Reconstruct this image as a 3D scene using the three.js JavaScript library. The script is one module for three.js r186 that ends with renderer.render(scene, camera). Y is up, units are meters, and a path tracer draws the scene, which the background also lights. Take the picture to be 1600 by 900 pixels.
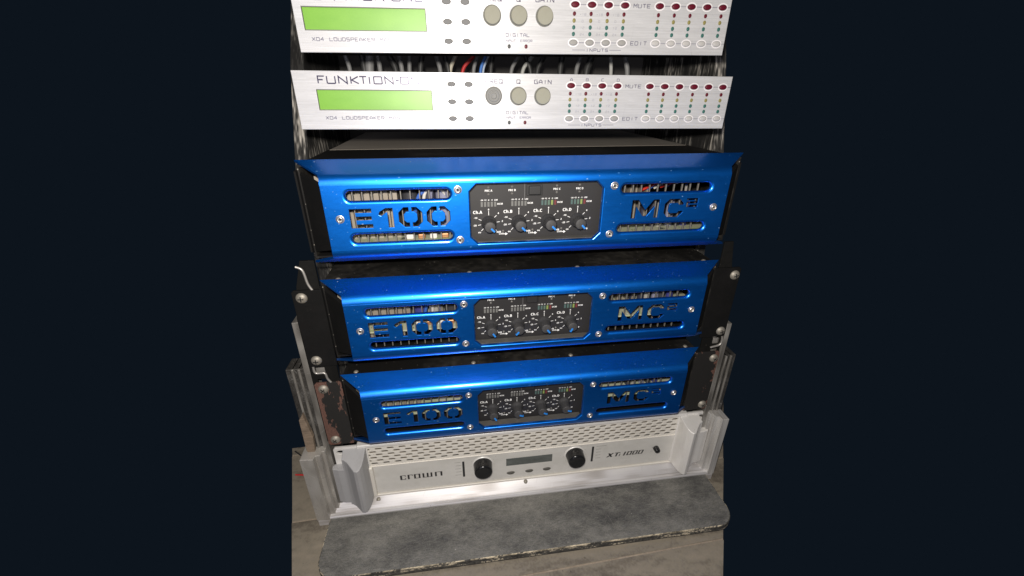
import * as THREE from 'three';
import { RoundedBoxGeometry } from 'three/addons/geometries/RoundedBoxGeometry.js';
import { mergeGeometries } from 'three/addons/utils/BufferGeometryUtils.js';

// ---------------------------------------------------------------- camera, light, exposure
const scene = new THREE.Scene();
const MM = 0.001, FLOOR = 176.5;                 // lengths below are millimetres; the floor lies at y = -176.5 mm
const P = (x, y, z) => new THREE.Vector3(x * MM, (y + FLOOR) * MM, z * MM);

const camera = new THREE.PerspectiveCamera(69.7, 16 / 9, 0.01, 50);
camera.position.copy(P(-72.0, 318.3, 392.0));
camera.rotation.order = 'YXZ';
camera.rotation.set(-0.44198, -0.13738, 0.003085);
scene.add(camera);

const renderer = new THREE.WebGLRenderer({ antialias: true });
renderer.toneMapping = THREE.LinearToneMapping;
renderer.toneMappingExposure = 1.0;
renderer.shadowMap.enabled = true;

scene.background = new THREE.Color(0x0d141c);    // the unlit dark beyond the rack

const flash = new THREE.PointLight(0xfff8ee, 0.95, 0, 2);   // the photographer's small flash, a hand's width above the lens
flash.name = 'flash';
flash.position.copy(P(-80, 345, 388));
flash.castShadow = true; flash.shadow.radius = 0.35;
scene.add(flash);

const fillLight = new THREE.RectAreaLight(0xf6f3ff, 1.15, 1.3, 1.3);   // added soft fill, out of view in front, to brighten the lower units
fillLight.name = 'fill_light';
fillLight.position.set(-0.4, 0.95, 1.7);
fillLight.lookAt(0, 0.05, 0.0);
scene.add(fillLight);

// ---------------------------------------------------------------- helpers
function rng(seed) { let a = seed >>> 0; return () => { a = (a + 0x6d2b79f5) >>> 0; let t = Math.imul(a ^ (a >>> 15), 1 | a); t = (t + Math.imul(t ^ (t >>> 7), 61 | t)) ^ t; return ((t ^ (t >>> 14)) >>> 0) / 4294967296; }; }
const used = {};
function numbered(name) { const n = used[name] = (used[name] ?? -1) + 1; return n ? `${name}_${String(n).padStart(3, '0')}` : name; }
function tag(o, label, category, group, kind) {
  if (label) o.userData.label = label; if (category) o.userData.category = category;
  if (group) o.userData.group = group; if (kind) o.userData.kind = kind; return o;
}
function thing(name, [x, y, z], label, category, group) {
  const g = new THREE.Group(); g.name = numbered(name); g.position.copy(P(x, y, z)); scene.add(g);
  return tag(g, label, category, group);
}
const flat = (g) => (g.index ? g.toNonIndexed() : g);
function merge(list) { return list.length === 1 ? list[0] : mergeGeometries(list.map((g) => { const f = flat(g).clone(); for (const k of Object.keys(f.attributes)) if (!['position', 'normal', 'uv'].includes(k)) f.deleteAttribute(k); f.clearGroups(); return f; })); }
// one named mesh; geometry given in mm relative to its parent
function part(name, geos, mat, parent, at) {
  const g = merge([].concat(geos)).clone(); g.scale(MM, MM, MM);
  const m = new THREE.Mesh(g, mat); m.name = name; m.castShadow = m.receiveShadow = true;
  if (at) m.position.set(at[0] * MM, at[1] * MM, at[2] * MM);
  parent.add(m); return m;
}
function shared(name, geo, mat, parent, at) {    // geometry already in metres, used many times
  const m = new THREE.Mesh(geo, mat); m.name = name; m.castShadow = m.receiveShadow = true;
  m.position.set(at[0] * MM, at[1] * MM, at[2] * MM); parent.add(m); return m;
}
const metres = (g) => { const c = g.clone(); c.scale(MM, MM, MM); return c; };
function box(x0, x1, y0, y1, z0, z1, r = 0.4) {
  const w = x1 - x0, h = y1 - y0, d = z1 - z0, g = new RoundedBoxGeometry(w, h, d, 1, Math.min(r, w / 2.2, h / 2.2, d / 2.2));
  g.translate((x0 + x1) / 2, (y0 + y1) / 2, (z0 + z1) / 2); return g;
}
function plain(x0, x1, y0, y1, z0, z1) { const g = new THREE.BoxGeometry(x1 - x0, y1 - y0, z1 - z0); g.translate((x0 + x1) / 2, (y0 + y1) / 2, (z0 + z1) / 2); return g; }
function uvPlane(g, x0, y0, w, h) { const p = g.attributes.position, u = g.attributes.uv; for (let i = 0; i < p.count; i++) u.setXY(i, (p.getX(i) - x0) / w, (p.getY(i) - y0) / h); return g; }
function uvBox(g0, size, ou = 0, ov = 0) {        // texture laid on by the main direction of each face, one repeat per `size` mm
  const g = flat(g0), p = g.attributes.position, n = g.attributes.normal, u = g.attributes.uv;
  for (let i = 0; i < p.count; i++) {
    const ax = Math.abs(n.getX(i)), ay = Math.abs(n.getY(i)), az = Math.abs(n.getZ(i));
    const [a, b] = ay >= ax && ay >= az ? [p.getX(i), p.getZ(i)] : az >= ax ? [p.getX(i), p.getY(i)] : [p.getZ(i), p.getY(i)];
    u.setXY(i, a / size + ou, b / size + ov);
  }
  return g;
}
function poly(pts) { const s = new THREE.Shape(); pts.forEach(([x, y], i) => (i ? s.lineTo(x, y) : s.moveTo(x, y))); s.closePath(); return s; }
function plate(shape, z0, z1, bevel = 0, segs = 10) {
  const g = new THREE.ExtrudeGeometry(shape, { depth: z1 - z0 - 2 * bevel, bevelEnabled: bevel > 0, bevelSize: bevel, bevelThickness: bevel, bevelOffset: -bevel, bevelSegments: bevel > 0.55 ? 3 : 2, curveSegments: segs });
  g.translate(0, 0, z0 + bevel); return g;
}
function column(pts, y0, y1, bevel = 0) {         // outline in (x, z), raised along y
  const g = plate(poly(pts.map(([x, z]) => [x, -z])), y0, y1, bevel, 8); g.rotateX(-Math.PI / 2); return g;
}
function lathe(profile, seg = 28) { const g = new THREE.LatheGeometry(profile.map(([r, z]) => new THREE.Vector2(r, z)), seg); g.rotateX(Math.PI / 2); return g; }
function prismX(pts, x0, x1) {                    // outline in (z, y), drawn along x
  const g = plate(poly(pts), 0, x1 - x0, 0); g.rotateY(Math.PI / 2);  // (x,y,z) -> (z, y, -x)
  g.scale(1, 1, -1); flipFaces(g); g.translate(x0, 0, 0); return g;
}
function flipFaces(g) { const f = ['position', 'normal', 'uv']; for (const k of f) { const a = g.attributes[k], s = a.itemSize; for (let i = 0; i < a.count; i += 3) for (let c = 0; c < s; c++) { const t = a.array[(i + 1) * s + c]; a.array[(i + 1) * s + c] = a.array[(i + 2) * s + c]; a.array[(i + 2) * s + c] = t; } } g.computeVertexNormals(); }
function tube(pts, r, seg = 40, rad = 10) { return new THREE.TubeGeometry(new THREE.CatmullRomCurve3(pts.map((p) => new THREE.Vector3(...p))), seg, r, rad, false); }

// ---------------------------------------------------------------- textures
function canvas(w, h, draw, { color = true, wrap = true } = {}) {
  const c = document.createElement('canvas'); c.width = w; c.height = h; draw(c.getContext('2d'), w, h);
  const t = new THREE.CanvasTexture(c); t.colorSpace = color ? THREE.SRGBColorSpace : THREE.NoColorSpace;
  if (wrap) t.wrapS = t.wrapT = THREE.RepeatWrapping; t.anisotropy = 8; t.magFilter = THREE.LinearFilter; return t;
}
function noiseField(w, h, seed, octaves) {        // tiling value noise, 0..1
  const out = new Float32Array(w * h); let total = 0;
  octaves.forEach(([nx, ny, amp], o) => {
    const r = rng(seed + o * 101), grid = Float32Array.from({ length: nx * ny }, () => r()); total += amp;
    for (let y = 0; y < h; y++) for (let x = 0; x < w; x++) {
      const fx = (x / w) * nx, fy = (y / h) * ny, ix = Math.floor(fx), iy = Math.floor(fy), sx = fx - ix, sy = fy - iy, a = sx * sx * (3 - 2 * sx), b = sy * sy * (3 - 2 * sy);
      const i1 = (ix + 1) % nx, j1 = (iy + 1) % ny;
      out[y * w + x] += amp * ((grid[iy * nx + ix] * (1 - a) + grid[iy * nx + i1] * a) * (1 - b) + (grid[j1 * nx + ix] * (1 - a) + grid[j1 * nx + i1] * a) * b);
    }
  });
  for (let i = 0; i < out.length; i++) out[i] /= total; return out;
}
function noiseTex(w, h, seed, octaves, shade, color = true) {   // shade(n, x, y) -> [r, g, b] 0..255 sRGB
  const f = noiseField(w, h, seed, octaves);
  return canvas(w, h, (c) => {
    const im = c.createImageData(w, h);
    for (let i = 0; i < f.length; i++) { const v = shade(f[i], i % w, (i / w) | 0); im.data[i * 4] = v[0]; im.data[i * 4 + 1] = v[1]; im.data[i * 4 + 2] = v[2]; im.data[i * 4 + 3] = 255; }
    c.putImageData(im, 0, 0);
  }, { color });
}
const grey = (v) => [v, v, v];
function specks(c, w, h, seed, n, tone, smin, smax, alpha = 0.8) {
  const r = rng(seed);
  for (let i = 0; i < n; i++) { const s = smin + (smax - smin) * r() ** 3; c.fillStyle = `rgba(${tone},${(0.25 + 0.75 * r()) * alpha})`; c.beginPath(); c.ellipse(r() * w, r() * h, s, s * (0.5 + 0.5 * r()), r() * 3, 0, 7); c.fill(); }
}
function scratches(c, w, h, seed, n, tone, len, alpha, angle = null, lw = 1) {
  const r = rng(seed); c.lineCap = 'round';
  for (let i = 0; i < n; i++) { const x = r() * w, y = r() * h, a = angle === null ? r() * 6.3 : angle + (r() - 0.5) * 0.3, l = len * (0.2 + r()); c.strokeStyle = `rgba(${tone},${alpha * r()})`; c.lineWidth = lw * (0.5 + r()); c.beginPath(); c.moveTo(x, y); c.lineTo(x + Math.cos(a) * l, y + Math.sin(a) * l); c.stroke(); }
}

// square stroke lettering, glyphs on a 4 x 6 grid
const GLYPH = {
  A: '0,0 0,3.5 1.6,6 2.4,6 4,3.5 4,0|0,2.2 4,2.2', B: '0,0 0,6 3.4,6 4,5.4 4,3.6 3.4,3 0,3|3.4,3 4,2.4 4,.6 3.4,0 0,0', C: '4,6 .5,6 0,5.5 0,.5 .5,0 4,0', D: '0,0 0,6 3.2,6 4,5.2 4,.8 3.2,0 0,0',
  E: '4,6 0,6 0,0 4,0|0,3 3.2,3', F: '4,6 0,6 0,0|0,3 3,3', G: '4,6 .5,6 0,5.5 0,.5 .5,0 4,0 4,3 2,3', H: '0,0 0,6|4,0 4,6|0,3 4,3', I: '2,0 2,6', K: '0,0 0,6|4,6 .4,3 4,0|0,3 .4,3', L: '0,6 0,0 4,0',
  M: '0,0 0,6 2,2.6 4,6 4,0', N: '0,0 0,6 4,0 4,6', O: '.3,0 0,.3 0,5.7 .3,6 3.7,6 4,5.7 4,.3 3.7,0 .3,0', P: '0,0 0,6 3.6,6 4,5.6 4,3.1 3.6,2.7 0,2.7', Q: '.3,0 0,.3 0,5.7 .3,6 3.7,6 4,5.7 4,.3 3.7,0 .3,0|2.4,1.8 4.3,-.6',
  R: '0,0 0,6 3.6,6 4,5.6 4,3.2 3.6,2.8 0,2.8|1.6,2.8 4,0', S: '4,6 .4,6 0,5.6 0,3.4 .4,3 3.6,3 4,2.6 4,.4 3.6,0 0,0', T: '0,6 4,6|2,6 2,0', U: '0,6 0,.4 .4,0 3.6,0 4,.4 4,6', X: '0,0 4,6|0,6 4,0', Y: '0,6 2,3 4,6|2,3 2,0',
  0: '.3,0 0,.3 0,5.7 .3,6 3.7,6 4,5.7 4,.3 3.7,0 .3,0', 1: '1,5 2,6 2,0', 2: '0,6 4,6 4,3 0,3 0,0 4,0', 4: '3,0 3,6 0,2 4,2', 6: '4,6 0,6 0,0 4,0 4,3 0,3', 8: '0,0 0,6 4,6 4,0 0,0|0,3 4,3', '-': '.6,3 3.4,3', '+': '.6,3 3.4,3|2,1.6 2,4.4', '<': '3,5 1,3 3,1', '>': '1,5 3,3 1,1',
};
function letters(c, s, x, y, height, adv, gw, lw, style, centre = false) {   // canvas already in mm with y up
  const width = adv * (s.length - 1) + gw; let px = centre ? x - width / 2 : x;
  c.strokeStyle = style; c.lineWidth = lw; c.lineJoin = 'miter'; c.lineCap = 'butt';
  for (const ch of s) {
    if (GLYPH[ch]) for (const st of GLYPH[ch].split('|')) { c.beginPath(); st.split(' ').forEach((q, i) => { const [a, b] = q.split(',').map(Number); c[i ? 'lineTo' : 'moveTo'](px + (a / 4) * gw, y + (b / 6) * height); }); c.stroke(); }
    px += adv;
  }
}
const mmSpace = (c, h, k, x0, y0) => c.setTransform(k, 0, 0, -k, -x0 * k, h + y0 * k);   // draw in mm, y up, origin at (x0, y0)
function word(c, s, x, y, size, style, align = 'center', weight = 'bold', sx = 1) { c.save(); c.translate(x, y); c.scale(sx, -1); c.font = `${weight} ${size}px sans-serif`; c.textAlign = align; c.textBaseline = 'middle'; c.fillStyle = style; c.fillText(s, 0, 0); c.restore(); }

// ---------------------------------------------------------------- materials
const std = (o) => new THREE.MeshStandardMaterial(o);
const lin = (r, g, b) => new THREE.Color().setRGB(r, g, b);

const brushed = noiseField(2000, 230, 11, [[10, 115, 1], [40, 230, 1.2], [6, 12, 0.8], [160, 230, 0.5]]);
const INK = 'rgba(44,40,66,0.97)', INK2 = 'rgba(70,67,88,0.85)';
const processorPrint = canvas(2000, 230, (c, w, h) => {
  const im = c.createImageData(w, h);
  for (let i = 0; i < w * h; i++) { const v = 193 + (brushed[i] - 0.5) * 38; im.data[i * 4] = v; im.data[i * 4 + 1] = v; im.data[i * 4 + 2] = v + 2; im.data[i * 4 + 3] = 255; }
  c.putImageData(im, 0, 0); scratches(c, w, h, 5, 40, '255,255,255', 60, 0.3, 0); scratches(c, w, h, 6, 26, '120,118,116', 40, 0.3, null); specks(c, w, h, 8, 60, '140,138,134', 0.5, 2);
  mmSpace(c, h, 5, -200, -1);
  [['F', 0, 5.1], ['U', 7, 6.4], ['N', 16.1, 6.5], ['K', 25.7, 5.9], ['T', 32.6, 5.6], ['I', 38.4, 4], ['O', 43.9, 6.4], ['N', 52.8, 6.4], ['-', 60.6, 4], ['O', 65.3, 6.3], ['N', 74, 6.3], ['E', 83.2, 5.2]].forEach(([ch, dx, gw]) => letters(c, ch, -177 + dx, 35.1, 5.2, 0, gw, 0.85, INK));
  letters(c, 'XO4', -175.6, 8.0, 2.2, 3.2, 2.3, 0.36, INK2); letters(c, 'LOUDSPEAKER MANAGEMENT SYSTEM', -162.5, 8.0, 2.2, 3.2, 2.3, 0.36, INK2);
  letters(c, 'FREQ', -34.2, 36.6, 2.8, 4.0, 2.8, 0.45, INK, true); letters(c, 'Q', -13, 36.6, 2.8, 4, 2.8, 0.45, INK, true); letters(c, 'GAIN', 8.4, 36.6, 2.8, 4.0, 2.8, 0.45, INK, true);
  letters(c, '<BACK', -71, 39.6, 1.7, 2.5, 1.7, 0.28, INK2, true); letters(c, 'NEXT>', -55, 39.6, 1.7, 2.5, 1.7, 0.28, INK2, true);
  letters(c, 'MENU', -70.5, 26.0, 1.8, 2.6, 1.8, 0.3, INK2, true); letters(c, 'ENTER', -55, 26.0, 1.9, 2.7, 1.9, 0.32, INK2, true);
  letters(c, 'BYPASS', -71, 12.4, 1.8, 2.5, 1.7, 0.3, INK2, true); letters(c, 'QUIT', -55.6, 12.4, 1.9, 2.7, 1.9, 0.32, INK2, true);
  letters(c, 'DIGITAL', -13.6, 12.4, 2.2, 2.9, 2.1, 0.36, INK2, true); letters(c, 'INPUT', -20.3, 8.7, 1.5, 2.1, 1.5, 0.25, INK2, true); letters(c, 'ERROR', -6.4, 8.7, 1.5, 2.1, 1.5, 0.25, INK2, true);
  letters(c, 'MUTE', 83.6, 34.0, 2.6, 3.9, 2.7, 0.42, INK2); letters(c, 'EDIT', 84, 7.2, 2.6, 3.9, 2.7, 0.42, INK2);
  letters(c, 'INPUTS', 54.6, 2.2, 2.0, 3.4, 2.3, 0.36, INK2, true);
  c.fillStyle = INK2; c.fillRect(33, 3.1, 11.4, 0.3); c.fillRect(65.5, 3.1, 10.4, 0.3); c.fillRect(47, 35.3, 30, 0.3); c.fillRect(34, 35.3, 13, 0.3); c.fillRect(34, 8.5, 43, 0.25); c.fillRect(106, 35.3, 80, 0.3); c.fillRect(106, 8.5, 80, 0.25);
  for (let k = 0; k < 4; k++) letters(c, 'ABCD'[k], 33.7 + 14.13 * k, 38.9, 2.2, 3, 2, 0.34, INK2, true);
  for (let k = 0; k < 3; k++) [[27.9, '+18'], [23.2, '0'], [18.5, '12'], [13.8, '24']].forEach(([y, s]) => letters(c, s, 40.6 + 14.13 * k, y, 1.5, 2, 1.3, 0.2, 'rgba(110,108,124,.55)', true));
  c.strokeStyle = 'rgba(244,240,242,.95)'; c.lineWidth = 0.7;
  for (let k = 0; k < 10; k++) { const x = k < 4 ? 33.6 + 14.13 * k : 106.2 + 14.13 * (k - 4); for (const y of [35.4, 8.6]) { c.beginPath(); c.ellipse(x, y, 4.3, 2.9, 0, 0, 7); c.stroke(); } }
}, { wrap: false });
const streaks = noiseTex(1024, 256, 21, [[8, 128, 1], [24, 256, 1]], (n) => grey(n * 255), false);
const M = {};
M.silver = new THREE.MeshPhysicalMaterial({ map: processorPrint, metalness: 0.25, roughness: 0.33, anisotropy: 0.5, anisotropyRotation: Math.PI / 2, bumpMap: streaks, bumpScale: 0.00002, specularIntensity: 0.8 });
M.silverEdge = std({ color: lin(0.6, 0.6, 0.6), metalness: 0.6, roughness: 0.4 });

const dust = (seed, base, n, tone, k = 1) => canvas(1024, 1024, (c, w, h) => {
  c.fillStyle = base; c.fillRect(0, 0, w, h);
  const f = noiseField(256, 256, seed, [[4, 4, 1], [16, 16, 0.8], [64, 64, 0.6]]);
  for (let y = 0; y < 256; y++) for (let x = 0; x < 256; x++) { const a = Math.max(0, f[y * 256 + x] - 0.46) * 0.5 * k; if (a > 0.005) { c.fillStyle = `rgba(${tone},${a})`; c.fillRect(x * 4, y * 4, 4, 4); } }
  specks(c, w, h, seed + 1, n, tone, 0.5, 2.6, 0.8); scratches(c, w, h, seed + 2, n / 12, tone, 30, 0.25);
});
const dustOnBlue = (c, w, h, tone) => { specks(c, w, h, 32, 520, tone[0], 0.6, 4.2, 1); specks(c, w, h, 35, 46, tone[1], 2, 6, 0.9); };
const blueSkin = canvas(2048, 1024, (c, w, h) => {
  c.fillStyle = 'rgb(16,128,243)'; c.fillRect(0, 0, w, h);
  const f = noiseField(512, 256, 31, [[6, 6, 1], [32, 24, 0.7], [128, 200, 0.5]]);
  for (let y = 0; y < 256; y++) for (let x = 0; x < 512; x++) { const a = (f[y * 512 + x] - 0.5) * 0.16; c.fillStyle = a > 0 ? `rgba(60,150,255,${a})` : `rgba(0,30,120,${-a})`; c.fillRect(x * 4, y * 4, 4, 4); }
  scratches(c, w, h, 33, 70, '150,190,250', 26, 0.5); scratches(c, w, h, 34, 120, '150,200,255', 60, 0.10, 0); dustOnBlue(c, w, h, ['150,162,182', '196,200,208']);
});
const blueRough = canvas(2048, 1024, (c, w, h) => {   // green = roughness, blue = metalness; the dust is matt and not metal
  const f = noiseField(512, 256, 36, [[8, 8, 1], [64, 64, 0.6], [256, 200, 0.6]]);
  for (let y = 0; y < 256; y++) for (let x = 0; x < 512; x++) { c.fillStyle = `rgb(255,${158 + f[y * 512 + x] * 40 | 0},255)`; c.fillRect(x * 4, y * 4, 4, 4); }
  dustOnBlue(c, w, h, ['255,250,0', '255,250,0']);
}, { color: false });
M.blue = new THREE.MeshPhysicalMaterial({ map: blueSkin, metalness: 0.95, roughness: 0.6, roughnessMap: blueRough, metalnessMap: blueRough, clearcoat: 0.85, clearcoatRoughness: 0.2 });
M.blackPaint = new THREE.MeshPhysicalMaterial({ specularIntensity: 0.35, map: dust(41, 'rgb(15,15,15)', 110, '130,126,118', 0.22), roughness: 0.7 });
M.chassis = new THREE.MeshPhysicalMaterial({ map: dust(44, 'rgb(20,19,18)', 900, '175,168,156', 1.1), roughness: 0.6, specularIntensity: 0.5 });
M.lidGrey = std({ map: dust(46, 'rgb(150,142,132)', 900, '190,184,172', 1.6), roughness: 0.75 });
M.panelBlack = std({ color: lin(0.018, 0.018, 0.019), roughness: 0.5 });
M.ledge = std({ map: dust(47, 'rgb(74,72,69)', 300, '170,165,155', 1.2), roughness: 0.9 });
M.screw = std({ color: lin(0.62, 0.6, 0.58), metalness: 0.85, roughness: 0.36 });
M.screwDull = std({ map: dust(49, 'rgb(150,145,135)', 400, '90,80,70', 1.5), metalness: 0.5, roughness: 0.55 });
M.hole = std({ color: lin(0.012, 0.012, 0.012), roughness: 0.9 });
M.knobBlack = std({ map: dust(51, 'rgb(52,52,54)', 500, '140,136,128', 0.8), roughness: 0.6 });
M.pointer = std({ color: lin(0.02, 0.2, 0.62), roughness: 0.45 });
M.grille = std({ color: lin(0.2, 0.19, 0.175), metalness: 0.4, roughness: 0.55 });

// the silk-screened print of the blue amplifiers' control panel (132 x 66 mm, 15 px to the mm)
const KX = (k) => -42.4 + 28 * k, KY = -12.2;
const controlPrint = canvas(1980, 990, (c, w, h) => {
  c.fillStyle = 'rgb(38,37,38)'; c.fillRect(0, 0, w, h); specks(c, w, h, 61, 260, '120,116,110', 0.6, 2.6, 0.6);
  mmSpace(c, h, 15, -66, -33);
  const W = 'rgb(236,236,236)'; const nums = ['-24', '-12', '-6', '-3', 'LIM'];
  for (let k = 0; k < 4; k++) {
    const x = KX(k), mx = x - 6.1;
    const px = [-42.2, -20.8, 20.7, 42.2][k];
    word(c, 'PRC ' + 'ABCD'[k], px, 17.4, 2.5, W);
    for (let i = 0; i < 5; i++) {
      c.fillStyle = k < 2 ? 'rgb(104,104,102)' : ['rgb(70,92,90)', 'rgb(74,96,92)', 'rgb(82,104,92)', 'rgb(122,138,76)', 'rgb(104,44,46)'][i];
      c.fillRect(mx + i * 3.05 - 0.95, 3.2, 1.9, 4.5); word(c, nums[i], mx + i * 3.05 + (i === 4 ? 0.8 : 0), 9.7, 1.75, W);
    }
    word(c, 'OCM', mx + 16.6, 5.3, 2.3, W); word(c, 'Ch.' + 'ABCD'[k], x - 10.2, -1.6, 3.9, W);
    c.strokeStyle = W; c.lineWidth = 0.45;
    const marks = [[225, 'oo'], [190, '-20'], [157, '-10'], [90, '6'], [45, '4'], [6, '2'], [-46, '0dB']];
    for (const [deg, s] of marks) {
      const a = THREE.MathUtils.degToRad(deg), co = Math.cos(a), si = Math.sin(a);
      c.beginPath(); c.moveTo(x + co * 7.4, KY + si * 7.4); c.lineTo(x + co * (deg === 90 ? 11.6 : 10.2), KY + si * (deg === 90 ? 11.6 : 10.2)); c.stroke();
      word(c, s, x + co * (12.6 + (s.length > 2 ? 0.6 : 0)), KY + si * 12.6, 2.3, W);
    }
    if (k < 3) {
      word(c, 'Link', x + 11.6, -23.1, 2.4, W); c.fillStyle = W; c.fillRect(x + 14.2, -23.5, 1.6, 0.8);
      c.beginPath(); c.moveTo(x + 15.4, -24.5); c.lineTo(x + 15.4, -21.7); c.lineTo(x + 17.6, -23.1); c.fill();
    }
  }
  c.fillStyle = 'rgb(120,120,120)'; c.fillRect(-9.4, 9, 0.25, 18);
}, { wrap: false });
M.control = std({ map: controlPrint, roughness: 0.55 });

// worn black plywood of the case: dark paint rubbed through in streaks
M.plywood = std({ map: canvas(1024, 1024, (c, w, h) => {
  c.fillStyle = 'rgb(44,43,41)'; c.fillRect(0, 0, w, h);
  const f = noiseField(512, 512, 71, [[40, 6, 1], [110, 14, 1], [220, 40, 0.8], [8, 5, 1.2]]);
  for (let y = 0; y < 512; y++) for (let x = 0; x < 512; x++) { const v = f[y * 512 + x]; if (v > 0.54) { c.fillStyle = `rgba(196,190,180,${Math.min(0.95, (v - 0.54) * 5.2)})`; c.fillRect(x * 2, y * 2, 2, 2); } else if (v < 0.44) { c.fillStyle = 'rgba(14,14,14,.6)'; c.fillRect(x * 2, y * 2, 2, 2); } }
  scratches(c, w, h, 72, 120, '190,184,172', 60, 0.5, 1.6);
}), roughness: 0.85 });
M.plywood.bumpMap = M.plywood.map; M.plywood.bumpScale = 0.0006;
M.backBlack = std({ color: lin(0.06, 0.056, 0.053), roughness: 0.9 });
const aluSkin = (seed, base, dark, n, octaves, k) => canvas(1024, 512, (c, w, h) => {
  c.fillStyle = base; c.fillRect(0, 0, w, h);
  const f = noiseField(512, 512, seed, octaves);
  for (let y = 0; y < 512; y++) for (let x = 0; x < 512; x++) { const v = (f[y * 512 + x] - 0.5) * k; c.fillStyle = v > 0 ? `rgba(255,255,252,${v})` : `rgba(${dark},${-v * 1.5})`; c.fillRect(x * 2, y, 2, 1); }
  scratches(c, w, h, seed + 1, n, '255,255,255', 60, 0.5, null); scratches(c, w, h, seed + 2, n, dark, 50, 0.6, null); specks(c, w, h, seed + 3, n, dark, 0.6, 3, 0.6);
});
M.aluSill = std({ map: aluSkin(81, 'rgb(206,204,205)', '130,122,114', 40, [[3, 40, 1], [6, 110, 1], [3, 3, 0.6]], 0.9), metalness: 0.4, roughness: 0.42 });
M.alu = std({ map: aluSkin(83, 'rgb(196,194,191)', '110,102,94', 60, [[60, 3, 1], [140, 6, 0.8], [4, 4, 0.8]], 0.7), metalness: 0.4, roughness: 0.45 });
M.aluMid = std({ map: aluSkin(84, 'rgb(176,172,166)', '60,56,52', 260, [[6, 5, 1], [20, 8, 0.5]], 0.5), metalness: 0.4, roughness: 0.45 });
M.aluWorn = std({ map: aluSkin(85, 'rgb(126,123,118)', '26,24,22', 200, [[8, 8, 1], [30, 12, 0.6]], 0.7), metalness: 0.35, roughness: 0.5 });
M.aluDark = std({ map: aluSkin(88, 'rgb(66,64,61)', '16,15,14', 160, [[8, 8, 1], [60, 20, 0.8], [200, 120, 0.8]], 0.7), metalness: 0.35, roughness: 0.55 });
M.brownPly = std({ map: noiseTex(256, 256, 89, [[4, 40, 1], [30, 128, 1]], (n) => [96 + n * 50, 84 + n * 44, 72 + n * 38]), roughness: 0.9 });
M.railBlack = new THREE.MeshPhysicalMaterial({ specularIntensity: 0.35, map: dust(91, 'rgb(16,16,15)', 260, '150,142,132', 0.3), roughness: 0.7 });
M.steel = std({ color: lin(0.5, 0.48, 0.45), metalness: 0.7, roughness: 0.42 });
// ears of the bottom amplifier: black paint flaked off rusty primer
const rustEar = (seed, share) => canvas(512, 512, (c, w, h) => {
  const f = noiseField(512, 512, seed, [[3, 4, 1], [9, 12, 0.7], [30, 40, 0.35], [90, 90, 0.2]]), g = noiseField(512, 512, seed + 9, [[60, 60, 1], [200, 200, 1]]), im = c.createImageData(w, h);
  for (let i = 0; i < w * h; i++) {
    const x = (i % w) / w, y = ((i / w) | 0) / h, edge = Math.max(0, 0.5 - x) * 0.75 + Math.max(0, Math.abs(y - 0.5) - 0.25) * 0.8, bare = f[i] * 0.85 + edge > share, k = g[i];
    const v = bare ? [70 + k * 46, 50 + k * 32, 43 + k * 28] : [20 + k * 10, 19 + k * 9, 18 + k * 9];
    im.data.set([v[0], v[1], v[2], 255], i * 4);
  }
  c.putImageData(im, 0, 0);
}, { wrap: false });
M.rustLeft = std({ map: rustEar(95, 0.66), roughness: 0.8 });
M.rustRight = std({ map: rustEar(97, 0.76), roughness: 0.7 });
M.cream = std({ map: dust(101, 'rgb(222,218,210)', 500, '140,124,104', 0.5), roughness: 0.5, metalness: 0.15 });
M.creamGrip = std({ map: dust(104, 'rgb(228,226,223)', 260, '150,140,128', 0.4), roughness: 0.38, metalness: 0.25 });
M.greyGrip = std({ map: dust(106, 'rgb(168,168,170)', 300, '110,106,102', 0.6), roughness: 0.6, metalness: 0.2 });
M.foam = std({ map: noiseTex(512, 128, 107, [[60, 20, 1], [200, 60, 1]], (n) => [58 + n * 70, 49 + n * 62, 38 + n * 54]), roughness: 1 });
M.gloss = std({ color: lin(0.012, 0.012, 0.013), roughness: 0.16 });
M.lcdGrey = std({ map: noiseTex(128, 64, 108, [[3, 2, 1], [20, 10, 0.4]], (n) => [70 + n * 36, 74 + n * 36, 72 + n * 36]), roughness: 0.25 });
M.buttonDark = std({ color: lin(0.09, 0.085, 0.075), roughness: 0.5 });
M.printDark = std({ color: lin(0.02, 0.02, 0.022), roughness: 0.5 });
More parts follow.
